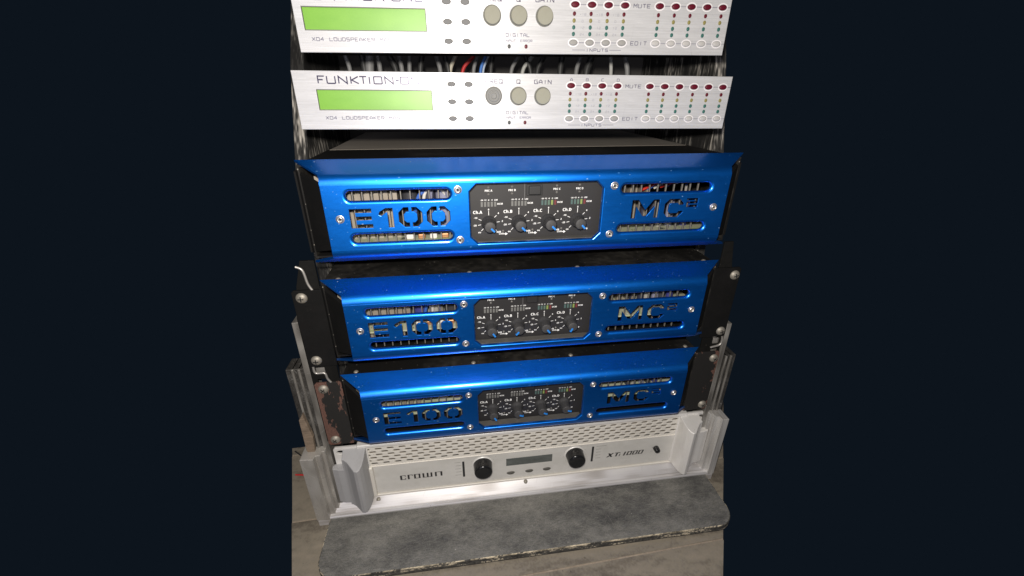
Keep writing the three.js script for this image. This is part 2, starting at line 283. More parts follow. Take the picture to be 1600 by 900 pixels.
const ampPrint = canvas(2048, 256, (c, w, h) => {     // 410 x 51 mm, 5 px to the mm
  const f = noiseField(1024, 128, 111, [[8, 4, 1], [60, 12, 0.6], [400, 100, 0.5]]), im = c.createImageData(w, h);
  for (let i = 0; i < w * h; i++) { const n = f[(((i / w) | 0) >> 1) * 1024 + ((i % w) >> 1)] - 0.5; im.data.set([212 + n * 22, 210 + n * 22, 205 + n * 24, 255], i * 4); }
  c.putImageData(im, 0, 0); specks(c, w, h, 112, 120, '140,128,110', 0.5, 2.4);
  mmSpace(c, h, 5, -197, -155);
  // maker's word in wide square lower case: heavy uprights, thin horizontals
  const K = 'rgb(38,37,38)'; c.fillStyle = K; const b = (x0, x1, y0, y1) => c.fillRect(x0, y0, x1 - x0, y1 - y0); const y0 = -133.4, y1 = -125.6, t = 0.8;
  let x = -162; b(x, x + 2.4, y0, y1); b(x, x + 7, y1 - t, y1); b(x, x + 7, y0, y0 + t); b(x + 6, x + 7, y1 - 2.6, y1); b(x + 6, x + 7, y0, y0 + 2.4);
  x = -152.6; b(x, x + 2.3, y0, y1); b(x, x + 6.4, y1 - t, y1); b(x + 5.4, x + 6.4, y1 - 2.4, y1);
  x = -144.6; b(x, x + 2.2, y0, y1); b(x + 5.8, x + 8, y0, y1); b(x, x + 8, y1 - t, y1); b(x, x + 8, y0, y0 + t);
  x = -133.8; b(x, x + 2.2, y0, y1); b(x + 5.4, x + 7.6, y0, y1); b(x + 10.2, x + 12.4, y0, y1); b(x, x + 12.4, y0, y0 + t);
  x = -118; b(x, x + 2.2, y0, y1); b(x, x + 9.4, y1 - t, y1); b(x + 7, x + 9.4, y0, y1);
  // model word, slanted
  c.save(); c.transform(1, 0, 0.32, 1, 0.32 * 130, 0); c.fillStyle = K;
  const q = (pts) => { c.beginPath(); pts.forEach(([a, d], i) => c[i ? 'lineTo' : 'moveTo'](a, d)); c.fill(); }; const B = -133.4, T = -126.4;
  q([[113.5, B], [116.1, B], [122.5, T], [119.9, T]]); q([[119.6, B], [122.4, B], [116.6, T], [113.8, T]]);
  b(123.4, 131.4, T - 1.1, T); b(126.2, 128.4, B, T); b(131.4, 132.6, B, B + 4.2);
  b(137.5, 139.6, B, T);
  for (const ox of [142, 150.2, 158.4]) { b(ox, ox + 1.9, B, T); b(ox + 4.9, ox + 6.8, B, T); b(ox, ox + 6.8, T - 0.9, T); b(ox, ox + 6.8, B, B + 0.9); }
  c.restore();
  c.fillStyle = 'rgba(90,88,84,.7)'; for (let i = 0; i < 5; i++) { c.fillRect(-92 + (i % 2), -113.5 - i * 5.6, 7.5, 0.4); c.fillRect(97, -111 - i * 5.4, i === 0 ? 14 : 7, 0.45); }
  for (const kx of [-55.7, 67.5]) for (let i = 0; i < 9; i++) { const a = -0.7 + i * 0.57; c.beginPath(); c.arc(kx + Math.cos(a) * 15.6, -121 + Math.sin(a) * 15.6, 0.35, 0, 7); c.fill(); }
  c.beginPath(); c.arc(178, -124, 0.6, 0, 7); c.fill(); c.fillRect(176, -131, 4, 0.35);
}, { wrap: false });
M.ampPanel = std({ map: ampPrint, roughness: 0.42, metalness: 0.2 });

// ---------------------------------------------------------------- the setting: tiled floor and the foot of the wall
M.grout = std({ map: noiseTex(256, 256, 121, [[20, 20, 1], [128, 128, 1]], (n) => [138 + n * 40, 126 + n * 38, 112 + n * 36]), roughness: 0.95 });
const tileTex = canvas(1024, 1024, (c, w, h) => {
  c.fillStyle = 'rgb(134,126,113)'; c.fillRect(0, 0, w, h);
  const f = noiseField(512, 512, 123, [[3, 12, 1], [8, 40, 0.8], [40, 90, 0.6], [200, 200, 0.5]]);
  for (let y = 0; y < 512; y++) for (let x = 0; x < 512; x++) { const v = f[y * 512 + x] - 0.5; c.fillStyle = v > 0 ? `rgba(168,156,138,${v * 1.3})` : `rgba(56,50,44,${-v * 1.5})`; c.fillRect(x * 2, y * 2, 2, 2); }
  specks(c, w, h, 124, 240, '60,54,48', 0.5, 4, 0.6); specks(c, w, h, 126, 60, '215,208,198', 0.5, 2.4, 0.8); scratches(c, w, h, 125, 60, '170,160,146', 60, 0.3, 0);
});
M.tile = std({ map: tileTex, roughness: 0.6 });
{
  const left = (z) => -300 + 0.315 * z, right = (z) => 304 - 0.655 * z, skew = (z0, x) => z0 - 0.038 * x;
  const sheet = (za, zb, y0, y1, inset, bevel) => {
    const zm = (q, x) => skew(q, x), xa = left(za), xb = left(zb), xc = right(zb), xd = right(za);
    return column([[xb, zm(zb, xb) - inset], [xc, zm(zb, xc) - inset], [xd, zm(za, xd) + inset], [xa, zm(za, xa) + inset]], y0, y1, bevel);
  };
  const floor = part('floor', uvBox(sheet(-132, 176, -24, -1.2, 0, 0), 200), M.grout, scene, null); floor.userData.kind = 'structure';
  floor.position.y = 0; used.floor = 0;
  [[-132, -115], [-115, -1.6], [-1.6, 111.8], [111.8, 176]].forEach(([a, b], i) => part('tile', uvBox(sheet(a, b, -1.2, 0, 1.1, 0.35), 300, 0.17 * i, 0.31 * i), M.tile, floor));
  const wall = part('wall', uvBox(prismX([[-150, 0], [-136, 0], [-136, 108], [-150, 108]], -327, -290), 180), std({ map: noiseTex(256, 256, 131, [[5, 5, 1], [40, 40, 0.7]], (n) => [150 + n * 60, 144 + n * 58, 134 + n * 56]), roughness: 0.95 }), scene);
  wall.userData.kind = 'structure'; used.wall = 0;
}

// ---------------------------------------------------------------- the rack case
{
  const t = thing('rack_case', [0, -FLOOR, 0], 'worn black equipment rack case with aluminium lower frame holding all the amplifiers', 'rack case');
  const F = FLOOR, up = (g) => { g.translate(0, F, 0); return g; };
  const sidePanel = (x0, x1, z0, z1, z2) => prismX([[-345, -170], [z0, -170], [z0, 240], [z1, 345], [z2, 420], [-345, 420]], x0, x1);   // the front edge leans back towards the top
  part('side_panel', up(uvBox(sidePanel(-246, -232, -108, -160, -212), 240)), M.plywood, t);
  part('side_panel', up(uvBox(sidePanel(241, 255, -90, -124, -152), 240, 0.4, 0.2)), M.plywood, t);
  part('back_panel', up(uvBox(box(-232, 241, -170, 420, -345, -333), 240)), M.backBlack, t);
  part('bottom_panel', up(uvBox(box(-262, 266, -176, -166, -345, -2), 240)), M.plywood, t);
  // rack rails with a column of square holes
  for (const s of [-1, 1]) {
    const x0 = s < 0 ? -236 : 212, x1 = s < 0 ? -208 : 240, cx = s < 0 ? -225.5 : 230.5, sh = poly([[x0, -52], [x1, -52], ...(s < 0 ? [[x1, 174], [-221, 174], [-229, 148], [-236, 112]] : [[234, 112], [226, 150], [222, 174], [x0, 174]])]);
    for (let y = -44; y < 98; y += 15.3) sh.holes.push(new THREE.Path([[cx - 4.8, y - 4.8], [cx + 4.8, y - 4.8], [cx + 4.8, y + 4.8], [cx - 4.8, y + 4.8]].map(([a, b]) => new THREE.Vector2(a, b))));
    part('rack_rail', up(uvBox(plate(sh, 3, 5.4, 0.35), 200)), M.railBlack, t);
    // cage nuts clipped in the holes seen between the amplifiers
    for (const y of [46.9]) {
      const g = poly([[cx - 6, y - 7], [cx + 6, y - 7], [cx + 6, y + 7], [cx - 6, y + 7]]); g.holes.push(new THREE.Path().absellipse(cx, y, 3.6, 3.6, 0, 7));
      part('cage_nut', up(plate(g, -2, 0.6, 0.3)), M.steel, t);
    }
    const clip = s < 0 ? [[[-231, 56], [-230, 47], [-221, 46], [-219, 38], [-213, 28]], [[-225, 169], [-220, 166], [-217, 150], [-213, 141]]] : [[[224, 55], [234, 57], [236, 44], [224, 40]]];
    for (const pts of clip) part('bent_bracket', up(tube(pts.map(([x, y]) => [x, y, 7]), 1.3, 24, 6)), M.steel, t);
  }
  // ribbed front profile of the side walls, and the U-shaped aluminium frame round the foot
  // a dark slab with bright worn ribs standing proud of it
  for (const [x0, x1, z1, top, m] of [[-242.6, -236, 4.4, 108, 0], [-262, -242.9, 1.6, 50, 1], [-249.4, -246.6, 3.6, 50, 0], [-256, -253.4, 3.4, 50, 0], [241, 247, 4.0, 70, 0], [247.3, 266, 1.4, 22, 1], [251, 253.8, 3.4, 22, 0], [257.6, 260.2, 3.4, 22, 0]])
    part('side_profile', up(uvBox(box(x0, x1, -163, top, -20, z1, 0.8), 160, x0 / 37, 0)), m ? M.aluDark : M.aluWorn, t);
  const sliver = poly([[-260, -60], [-252, -74], [-249, -40], [-254, -6], [-259, -14]]);
  part('split_plywood', up(uvBox(plate(sliver, 4, 9, 0.5), 120)), M.brownPly, t);
  const L = part('corner_upright', up(uvBox(column([[-265, -4], [-265, 20], [-250, 21.5], [-249, 16], [-244, 16], [-243, 10], [-240, 10], [-240, -4]], -166, -62, 0.8), 130)), M.aluMid, t);
  L.userData.label = 'scuffed grey left upright of the aluminium frame';
  part('corner_upright', up(uvBox(column([[246, -4], [246, 8], [250, 8], [251, 14], [256, 14], [257, 20], [266, 20], [266, -4]], -166, -66, 0.8), 130)), M.alu, t);
  const sill = []; for (let i = 0; i <= 5; i++) { const a = i / 5; sill.push([2 + 14 * a, -157 - 5.6 * a + 0.9]); if (i < 5) sill.push([2 + 14 * (a + 0.16), -157 - 5.6 * (a + 0.16) - 0.5]); }
  part('front_sill', up(uvBox(prismX([[-4, -176], [-4, -157], ...sill, [18.5, -162.6], [19.6, -164.4], [19.6, -176]], -264, 265), 150)), M.aluSill, t);
  for (const [x, y, z] of [[-192, -158.2, 5.5], [1, -157.6, 4.5]]) { const r = part('rivet', lathe([[0, 1.6], [1.6, 1.4], [2.6, 0.4], [2.8, 0]], 14), M.screwDull, t, [x, y + F, z]); r.rotation.x = -0.9; }
}

// ---------------------------------------------------------------- the wooden footboard lying in front
{
  const t = thing('footboard', [2, -176, 18], 'scuffed black plywood board with rounded front corners lying on the floor before the rack', 'board');
  const pts = [], w0 = -252, w1 = 253, d = 75.5, r = 24; pts.push([w0, 0.5], [w1, 0.5]);
  for (let i = 0; i <= 8; i++) { const a = (i / 8) * Math.PI / 2; pts.push([w1 - r + r * Math.cos(a) - 0, d - r + r * Math.sin(a)]); }
  for (let i = 0; i <= 8; i++) { const a = Math.PI / 2 + (i / 8) * Math.PI / 2; pts.push([w0 + r + r * Math.cos(a), d - r + r * Math.sin(a)]); }
  const g = plate(poly(pts.map(([x, z]) => [x, -z])), 0, 10, 0.9); g.rotateX(-Math.PI / 2);
  const top = canvas(2048, 512, (c, w, h) => {
    c.fillStyle = 'rgb(106,105,101)'; c.fillRect(0, 0, w, h);
    const f = noiseField(1024, 256, 141, [[5, 3, 1], [16, 8, 0.9], [60, 24, 0.7], [180, 160, 0.7], [1000, 256, 1]]);
    for (let y = 0; y < 256; y++) for (let x = 0; x < 1024; x++) { const v = f[y * 1024 + x] - 0.5; c.fillStyle = v > 0 ? `rgba(164,161,154,${v * 2.0})` : `rgba(38,38,40,${-v * 2.1})`; c.fillRect(x * 2, y * 2, 2, 2); }
    specks(c, w, h, 142, 420, '176,172,162', 0.5, 2.6, 0.8); specks(c, w, h, 146, 16, '225,222,215', 1.5, 3.4, 0.9); scratches(c, w, h, 143, 520, '176,172,164', 50, 0.45, null); scratches(c, w, h, 144, 60, '24,24,24', 80, 0.3, 0);
  });
  const side = canvas(2048, 64, (c, w, h) => {       // 16 mm of height: dark paint, darker along the bottom, bare chipped wood along the top edge
    const f = noiseField(w, h, 148, [[40, 5, 1], [240, 9, 0.8], [1000, 32, 0.7]]), e = noiseField(w, 4, 149, [[14, 1, 1], [60, 1, 1], [300, 2, 0.6]]);
    const im = c.createImageData(w, h);
    for (let y = 0; y < h; y++) for (let x = 0; x < w; x++) {
      const mm = (h - y) / 4, v = f[y * w + x] - 0.5, chip = e[x] > 0.42 && mm > 9.5 - (e[x] - 0.42) * 5 + v * 1.2, k = 1 + v * 1.6;
      const t = chip ? [158, 148, 128] : mm < 1.6 ? [26, 25, 24] : v > 0.13 ? [138, 130, 114] : [74, 72, 68]; im.data.set([t[0] * k, t[1] * k, t[2] * k, 255], (y * w + x) * 4);
    }
    c.putImageData(im, 0, 0);
  });
  uvBox(g, 1); const f = flat(g), u = f.attributes.uv, n = f.attributes.normal, p = f.attributes.position;
  const groups = f.groups.map((q) => ({ ...q })); const caps = groups.find((q) => q.materialIndex === 0);
  for (let i = 0; i < u.count; i++) if (i >= caps.start && i < caps.start + caps.count) u.setXY(i, p.getX(i) / 520, p.getZ(i) / 130); else u.setXY(i, (p.getX(i) + p.getZ(i)) / 520, p.getY(i) / 16);
  f.scale(MM, MM, MM);
  const m = new THREE.Mesh(f, [std({ map: top, roughness: 0.78, bumpMap: top, bumpScale: 0.0004 }), std({ map: side, roughness: 0.9, bumpMap: side, bumpScale: 0.0006 })]);
  m.name = 'board'; m.castShadow = m.receiveShadow = true; t.add(m);
}

// ---------------------------------------------------------------- shared small shapes
const G = {};
G.hexScrew = metres(merge([lathe([[1.15, 0.6], [1.6, 1.9], [2.3, 1.7], [2.9, 0.7], [2.95, 0]], 20), lathe([[0, 0.62], [1.2, 0.62]], 6), lathe([[2.9, 0.35], [3.5, 0.3], [3.6, 0]], 20)]));
G.hexSocket = metres(lathe([[0, 0.7], [1.1, 0.7]], 6));
G.panScrew = metres(lathe([[0, 3.4], [2.6, 3.0], [4.6, 1.8], [5.4, 0.4], [5.5, 0]], 22));
G.crossSlot = metres(merge([plain(-2.6, 2.6, -0.5, 0.5, 2.6, 3.55), plain(-0.5, 0.5, -2.6, 2.6, 2.6, 3.55)]));
G.topScrew = metres((() => { const g = lathe([[0, 1.6], [1.6, 1.3], [2.5, 0.3], [2.6, 0]], 14); g.rotateX(-Math.PI / 2); return g; })());
G.ventBar = metres(box(-0.5, 0.5, -29, 29, 16.5, 18.5, 0.2));
G.pad = (rx, ry, h) => { const g = lathe([[0, h], [0.62, h * 0.96], [0.86, h * 0.8], [0.98, h * 0.45], [1, 0]], 24); g.scale(rx, ry, 1); g.computeVertexNormals(); return metres(g); };

// ---------------------------------------------------------------- blue power amplifiers
const cutout = (pts) => new THREE.Path(pts.map(([x, y]) => new THREE.Vector2(x, y)));
const stadium = (x0, x1, yc, r) => { const p = new THREE.Path(); p.moveTo(x0 + r, yc - r); p.lineTo(x1 - r, yc - r); p.absarc(x1 - r, yc, r, -Math.PI / 2, Math.PI / 2, false); p.lineTo(x0 + r, yc + r); p.absarc(x0 + r, yc, r, Math.PI / 2, Math.PI * 1.5, false); return p; };
function halfZero(cx, hw, s) {                     // one half of a stencilled 0, s = side
  const o = 8.7, i = 4.7, t = 4.3, g = 1.3, P0 = [[g, o], [hw - 4.6, o], [hw, o - 4.6], [hw, -o + 4.6], [hw - 4.6, -o], [g, -o], [g, -i], [hw - t - 2.2, -i], [hw - t, -i + 2.2], [hw - t, i - 2.2], [hw - t - 2.2, i], [g, i]];
  return cutout(P0.map(([x, y]) => [cx + s * x, y]));
}
// rounded lip round an opening: from the face (outer loop) back and inwards to the opening (inner loop)
function ring(outer, inner, smooth, lip = 2.3) {
  const loops = smooth ? [[outer, inner]] : outer.map((_, i) => { const j = (i + 1) % outer.length; return [[outer[i], outer[j]], [inner[i], inner[j]]]; }), list = [], S = 6;
  for (const [o, n] of loops) {
    const pos = [], uv = [], idx = [], m = o.length, prof = []; for (let k = 0; k <= S; k++) { const a = (k / S) * Math.PI / 2; prof.push([Math.sin(a), 35 - Math.min(3, lip * 1.25) * (1 - Math.cos(a))]); } prof.push([1, 31.6]);
    prof.forEach(([t, z]) => o.forEach(([x, y], i) => { pos.push(x + (n[i][0] - x) * t, y + (n[i][1] - y) * t, z); uv.push(0, 0); }));
    for (let k = 0; k + 1 < prof.length; k++) for (let i = 0; i + 1 < m; i++) { const a = k * m + i; idx.push(a, a + 1, a + m, a + 1, a + m + 1, a + m); }
    const g = new THREE.BufferGeometry(); g.setAttribute('position', new THREE.Float32BufferAttribute(pos, 3)); g.setAttribute('uv', new THREE.Float32BufferAttribute(uv, 2)); g.setIndex(idx); g.computeVertexNormals();
    const nz = g.attributes.normal; let sum = 0; for (let i = 0; i < m; i++) sum += nz.getZ(i); if (sum < 0) { g.index.array.reverse(); g.computeVertexNormals(); }
    list.push(g.toNonIndexed());
  }
  return merge(list);
}
function faciaFace() {
  const s = poly([[-181, -28.4], [181, -28.4], [181, 28.4], [-181, 28.4]]);
  const win = (d) => { const a = 53.6 + d * 0.41, X = 59.5 + d, Y = 26.4 + d, b = 20.5 + d * 0.41; return [[-a, -Y], [a, -Y], [X, -b], [X, b], [a, Y], [-a, Y], [-X, b], [-X, -b]]; };
  const slots = [[-162.3, -76.2, 19.0, 4.1], [-162.3, -76.2, -18.1, 3.8], [77.3, 163.3, 19.2, 3.8], [77.3, 163.3, -18.0, 3.7]], CH = 2.3;
  s.holes.push(cutout(win(1.05)));
  const rings = [ring(win(1.05), win(0), false)];
  for (const [a, b, y, r] of slots) { s.holes.push(stadium(a - CH, b + CH, y, r + CH)); const q = (d) => stadium(a - d, b + d, y, r + d).getPoints(10).map((v) => [v.x, v.y]); rings.push(ring(q(CH), q(0), true)); }
  s.holes.push(cutout([[-161.3, 8.4], [-143.2, 8.4], [-143.2, 4.9], [-156.6, 4.9], [-156.6, 1.8], [-143.6, 1.8], [-143.6, -1.6], [-156.6, -1.6], [-156.6, -5], [-143.2, -5], [-143.2, -8.4], [-161.3, -8.4]]));
  s.holes.push(cutout([[-137.6, 2.8], [-136.6, 5.4], [-131.2, 8.5], [-125.5, 8.5], [-125.5, -8.7], [-130.1, -8.7], [-130.1, 4.6], [-131.4, 4.6], [-135.4, 1.6]]));
  for (const cx of [-111, -87.2]) s.holes.push(halfZero(cx, 10, -1), halfZero(cx, 10, 1));
  s.holes.push(cutout([[88.5, -8.5], [88.5, 8.8], [94.6, 8.8], [101.8, -0.6], [109, 8.8], [115.1, 8.8], [115.1, -8.5], [110.7, -8.5], [110.7, 2.6], [103.6, -6.6], [100, -6.6], [92.9, 2.6], [92.9, -8.5]]));
  s.holes.push(cutout([[124.6, 8.8], [134.6, 8.8], [139.2, 4.4], [139.2, 3.0], [134.9, 3.0], [133.4, 4.8], [126.4, 4.8], [124.8, 3.2], [124.8, -3], [126.4, -4.6], [133.4, -4.6], [134.9, -2.6], [139.2, -2.6], [139.2, -4], [134.6, -8.5], [124.6, -8.5], [120.3, -4], [120.3, 4.4]]));
  s.holes.push(cutout([[141.6, 9], [152.9, 9], [152.9, 4.0], [144, 4.0], [144, 2.8], [152.9, 2.8], [152.9, 0.6], [141.6, 0.6], [141.6, 6], [150.4, 6], [150.4, 7.1], [141.6, 7.1]]));
  const g = merge([plate(s, 33.0, 35, 0.2, 10), ...rings]);
  return uvPlane(flat(g), -210, -50, 420, 110);
}
// the folded flange: outline of the bend in (z, y, half width), skin 2.2 mm thick, drawn across the width
function flange(sign) {
  const R = 9.5, prof = [[35, 28.38, 181]], end = 62 * Math.PI / 180;
  for (let i = 1; i <= 8; i++) { const a = (end * i) / 8; prof.push([35 - R * (1 - Math.cos(a)), 28.38 + R * Math.sin(a), 181 + (i > 4 ? (i - 4) * 0.35 : 0)]); }
  const [ze, ye] = prof[8], dz = -Math.sin(end), dy = Math.cos(end), len = (ze - 12.5) / -dz;
  for (let i = 1; i <= 3; i++) prof.push([ze + (dz * len * i) / 3, ye + (dy * len * i) / 3, 182.4 + (21.6 * i) / 3]);
  const pos = [], uv = [], idx = [], N = 24, nrm = prof.map((p, i) => { const a = prof[Math.max(0, i - 1)], b = prof[Math.min(prof.length - 1, i + 1)], l = Math.hypot(b[0] - a[0], b[1] - a[1]); return [(b[1] - a[1]) / l, -(b[0] - a[0]) / l]; });
  const add = (x, y, z) => { pos.push(x, sign * y, z); uv.push((x + 210) / 420, (sign * y + 50) / 110 + (sign > 0 ? (35 - z) / 110 : 0)); return pos.length / 3 - 1; };
  const quad = (a, b, c, d) => (sign > 0 ? idx.push(a, b, c, a, c, d) : idx.push(a, c, b, a, d, c));
  const rows = [0, -2.2].map((off) => prof.map(([z, y, hw], i) => Array.from({ length: N + 1 }, (_, j) => add(-hw + (2 * hw * j) / N, y + nrm[i][1] * off, z + nrm[i][0] * off))));
  for (let i = 0; i + 1 < prof.length; i++) for (let j = 0; j < N; j++) { quad(rows[0][i][j], rows[0][i][j + 1], rows[0][i + 1][j + 1], rows[0][i + 1][j]); quad(rows[1][i][j + 1], rows[1][i][j], rows[1][i + 1][j], rows[1][i + 1][j + 1]); }
  const rim = (A, B) => { for (let i = 0; i + 1 < A.length; i++) { const q = [A[i], A[i + 1], B[i + 1], B[i]].map((k) => add(pos[k * 3], sign * pos[k * 3 + 1], pos[k * 3 + 2])); quad(...q); } };
  const last = prof.length - 1; rim(rows[0][last], rows[1][last]); rim(rows[1].map((r) => r[0]), rows[0].map((r) => r[0])); rim(rows[0].map((r) => r[N]), rows[1].map((r) => r[N]));
  const g = new THREE.BufferGeometry(); g.setAttribute('position', new THREE.Float32BufferAttribute(pos, 3)); g.setAttribute('uv', new THREE.Float32BufferAttribute(uv, 2)); g.setIndex(idx); g.computeVertexNormals(); return g.toNonIndexed();
}
const earOutline = (s) => poly(s < 0 ? [[-206, -55], [-232, -55], [-234, -53], [-234, 32], [-232, 34], [-206, 34]] : [[206, 34], [235, 34], [237, 32], [237, -53], [235, -55], [206, -55]]);
function wing(s) {                                  // black side cheek from the blue front back to the ear
  const a = [[181.2, 32.5], [206.4, 7.4], [208, 7.4], [208, 5.0], [204.5, 5.0], [179, 30.2]].map(([x, z]) => [s * x, z]); if (s < 0) a.reverse();
  const g = column(a, -36, 36, 0); const p = g.attributes.position;
  for (let i = 0; i < p.count; i++) { const k = (33 - p.getZ(i)) / 25, y = p.getY(i); p.setY(i, y > 0 ? 27.5 + k * 8 : -27.5 - k * 10); }
  g.computeVertexNormals(); return uvBox(g, 160);
}
const capTones = [[0.03, 0.03, 0.05], [0.22, 0.22, 0.3], [0.05, 0.05, 0.2], [0.3, 0.29, 0.26], [0.04, 0.04, 0.045]].map((c) => std({ color: lin(...c), roughness: 0.4 }));
M.pcb = std({ map: canvas(1024, 512, (c, w, h) => { c.fillStyle = 'rgb(178,180,156)'; c.fillRect(0, 0, w, h); const r = rng(151); for (let i = 0; i < 220; i++) { c.strokeStyle = `rgba(150,172,110,${0.3 + 0.5 * r()})`; c.lineWidth = 2 + r() * 5; c.beginPath(); let x = r() * w, y = r() * h; c.moveTo(x, y); for (let k = 0; k < 3; k++) { if (k % 2) x += (r() - 0.5) * 160; else y += (r() - 0.5) * 160; c.lineTo(x, y); } c.stroke(); } specks(c, w, h, 152, 700, '215,212,200', 1, 6, 0.9); specks(c, w, h, 153, 260, '40,44,38', 2, 8, 0.8); }), roughness: 0.55 });
M.heatsink = std({ map: dust(155, 'rgb(150,142,130)', 400, '84,70,54', 1.4), metalness: 0.3, roughness: 0.6 });
M.wireRed = std({ color: lin(0.5, 0.03, 0.02), roughness: 0.45 }); M.wireBlue = std({ color: lin(0.05, 0.14, 0.5), roughness: 0.45 }); M.wireWhite = std({ color: lin(0.6, 0.58, 0.55), roughness: 0.5 });
M.copper = std({ color: lin(0.5, 0.25, 0.12), metalness: 0.6, roughness: 0.4 });

const faciaGeo = metres(merge([faciaFace(), flange(1), flange(-1)]));
const knobGeo = (() => { const n = 36, g = new THREE.BufferGeometry(), prof = [[0, 14.5, 0], [4.4, 14.4, 0], [5.3, 13.6, 0.25], [5.5, 6, 0.3], [5.7, 3.2, 0.3], [6.9, 2.6, 0], [7.1, 0, 0]], pos = [], uv = [], idx = []; prof.forEach(([r, z, rib]) => { for (let j = 0; j <= n; j++) { const a = (j / n) * Math.PI * 2, q = r - (j % 3 === 0 ? rib : 0); pos.push(Math.cos(a) * q, Math.sin(a) * q, z); uv.push(0.5 + Math.cos(a) * r / 20 + z / 40, 0.5 + Math.sin(a) * r / 20); } }); for (let i = 0; i + 1 < prof.length; i++) for (let j = 0; j < n; j++) { const a = i * (n + 1) + j; idx.push(a, a + n + 1, a + 1, a + 1, a + n + 1, a + n + 2); } g.setAttribute('position', new THREE.Float32BufferAttribute(pos, 3)); g.setAttribute('uv', new THREE.Float32BufferAttribute(uv, 2)); g.setIndex(idx); g.computeVertexNormals(); return metres(g.toNonIndexed()); })();
const pointerGeo = metres(merge([box(-0.9, 0.9, 1.2, 5.0, 14.3, 15.2, 0.3), box(-0.9, 0.9, 5.0, 5.9, 8.2, 15.2, 0.3)]));

function makeAmp(y, label, { turns, ears, back, inside = 0 }) {
  const t = thing('power_amplifier', [0, y, 0], label, 'amplifier', 'blue power amplifiers stacked in the rack');
  shared('front_panel', faciaGeo, M.blue, t, [0, 0, 0]);
  for (const s of [-1, 1]) {
    part('side_cheek', wing(s), M.blackPaint, t); if (!ears) continue;
    const ear = plate(earOutline(s), 5.8, 8.4, 0.4), m = ears[s < 0 ? 0 : 1]; const rusty = m !== M.blackPaint;
    part('rack_ear', rusty ? uvPlane(flat(ear), s < 0 ? -234 : 237, -55, s < 0 ? 30 : -30, 89) : uvBox(ear, 120, y / 300), m, t).userData.label = rusty ? 'rack ear with black paint flaked off brown rust' : undefined;
  }
  for (const [x, yy] of [[-169.4, 0], [-69.5, 22.4], [-69.6, -22.4], [69.7, 22.4], [69.6, -22.4], [169.4, 0]]) { const sc = shared('hex_screw', G.hexScrew, M.screw, t, [x, yy, 34.8]); sc.rotation.z = x + yy; const so = shared('hex_socket', G.hexSocket, M.hole, sc, [0, 0, 0]); so.rotation.z = 0.3; }
  if (ears) for (const [x, yy] of [[-225.5, 26], [-225.5, -47], [230.5, 25], [230.5, -47]]) { const sc = shared('rack_screw', G.panScrew, M.screwDull, t, [x, yy, 8.4]); sc.rotation.z = x * 0.7 + y; shared('cross_slot', G.crossSlot, M.hole, sc, [0, 0, 0]); }
  // chassis: open-fronted black case
  const top = uvBox(plain(-203, 203, 40.2, 41.8, -back, 12.2), 300, y / 170, y / 90), bot = plain(-203, 203, -41.8, -40.2, -back, 12), sides = [-1, 1].map((s) => plain(s < 0 ? -203 : 201.6, s < 0 ? -201.6 : 203, -40.2, 40.2, -back, 12)), rear = plain(-201.6, 201.6, -40.2, 40.2, -back, -back + 2);
  part('chassis', [top, uvBox(bot, 300), ...sides.map((g) => uvBox(g, 300)), uvBox(rear, 300)], M.chassis, t);
  part('lid', uvBox(plain(-201, 201, 41.75, 42.0, -back, inside ? -88 : -70), 420, y / 170, y / 90), inside ? M.lidGrey : M.chassis, t);
  [-190, -62, 51, 193].forEach((x) => shared('chassis_screw', G.topScrew, M.screwDull, t, [x, 41.8, 3]));
  // control panel behind the window, its dusty lower ledge, switch, knobs
  part('control_panel', uvPlane(flat(plain(-66, 66, -33, 33, 17, 20)), -66, -33, 132, 66), M.control, t);
  part('panel_ledge', uvBox(plain(-60, 60, -28.5, -26.2, 23.5, 30.6), 120, y / 100), M.ledge, t);
  part('power_switch', [box(-7.6, 7, 12.6, 22.6, 20, 21.6, 0.5), box(-6, 5.2, 13.8, 21.8, 21.6, 24.6, 0.9)], M.panelBlack, t);
  for (let k = 0; k < 4; k++) { const kn = shared('knob', knobGeo, M.knobBlack, t, [KX(k), KY, 20.05]); kn.rotation.z = THREE.MathUtils.degToRad(turns[k] - 90); shared('pointer', pointerGeo, M.pointer, kn, [0, 0, 0]); }
  for (const [x, yy] of [[-42.2, 20.6], [-42.2, 14.4], [-20.8, 20.8], [-20.8, 14.6], [20.7, 20.8], [20.7, 14.8], [42.2, 21], [42.2, 14.8], [-29.2, -20.2], [-1.2, -20.0], [26.8, -19.8]]) shared('indicator', G.lamp, M.ledOff, t, [x, yy, 20]);
  // guard bars behind the slots
  for (const x0 of [-160.5, 78.5]) for (let k = 0; k < 11; k++) shared('vent_bar', G.ventBar, M.grille, t, [x0 + 8.2 * k, 0, 0]);
  for (const [a, b] of [[-164, -74], [76, 165]]) part('guard_rail', box(a, b, 20.4, 21.6, 15.8, 18, 0.3), M.grille, t);
  // what shows inside
  part('circuit_board', uvBox(inside ? plain(-198, 198, -30.4, -29, -back + 20, 14) : plain(-198, 198, -15.5, -14, -back + 20, 14), 260, y / 200), M.pcb, t);
  const r = rng(200 + Math.round(y));
  for (let k = 0; k < 8; k++) { const x = -118 + (k % 4) * 17 + r() * 3, z = -14 - Math.floor(k / 4) * 26; const c = part('capacitor', lathe([[0, 44], [7.2, 44], [7.6, 43.2], [7.6, 0]], 20), capTones[(k + Math.round(y / 50)) % 5], t, [x, inside ? -29 : -14, z]); c.rotation.x = -Math.PI / 2; }
  const fins = [plain(-196, -126, -30, 30, -24, -8)]; for (let k = 0; k < 9; k++) fins.push(plain(-195 + 8.2 * k, -191 + 8.2 * k, -30, 30, -8, -1)); part('heat_sink', fins.map((g) => uvBox(g, 90)), M.heatsink, t);
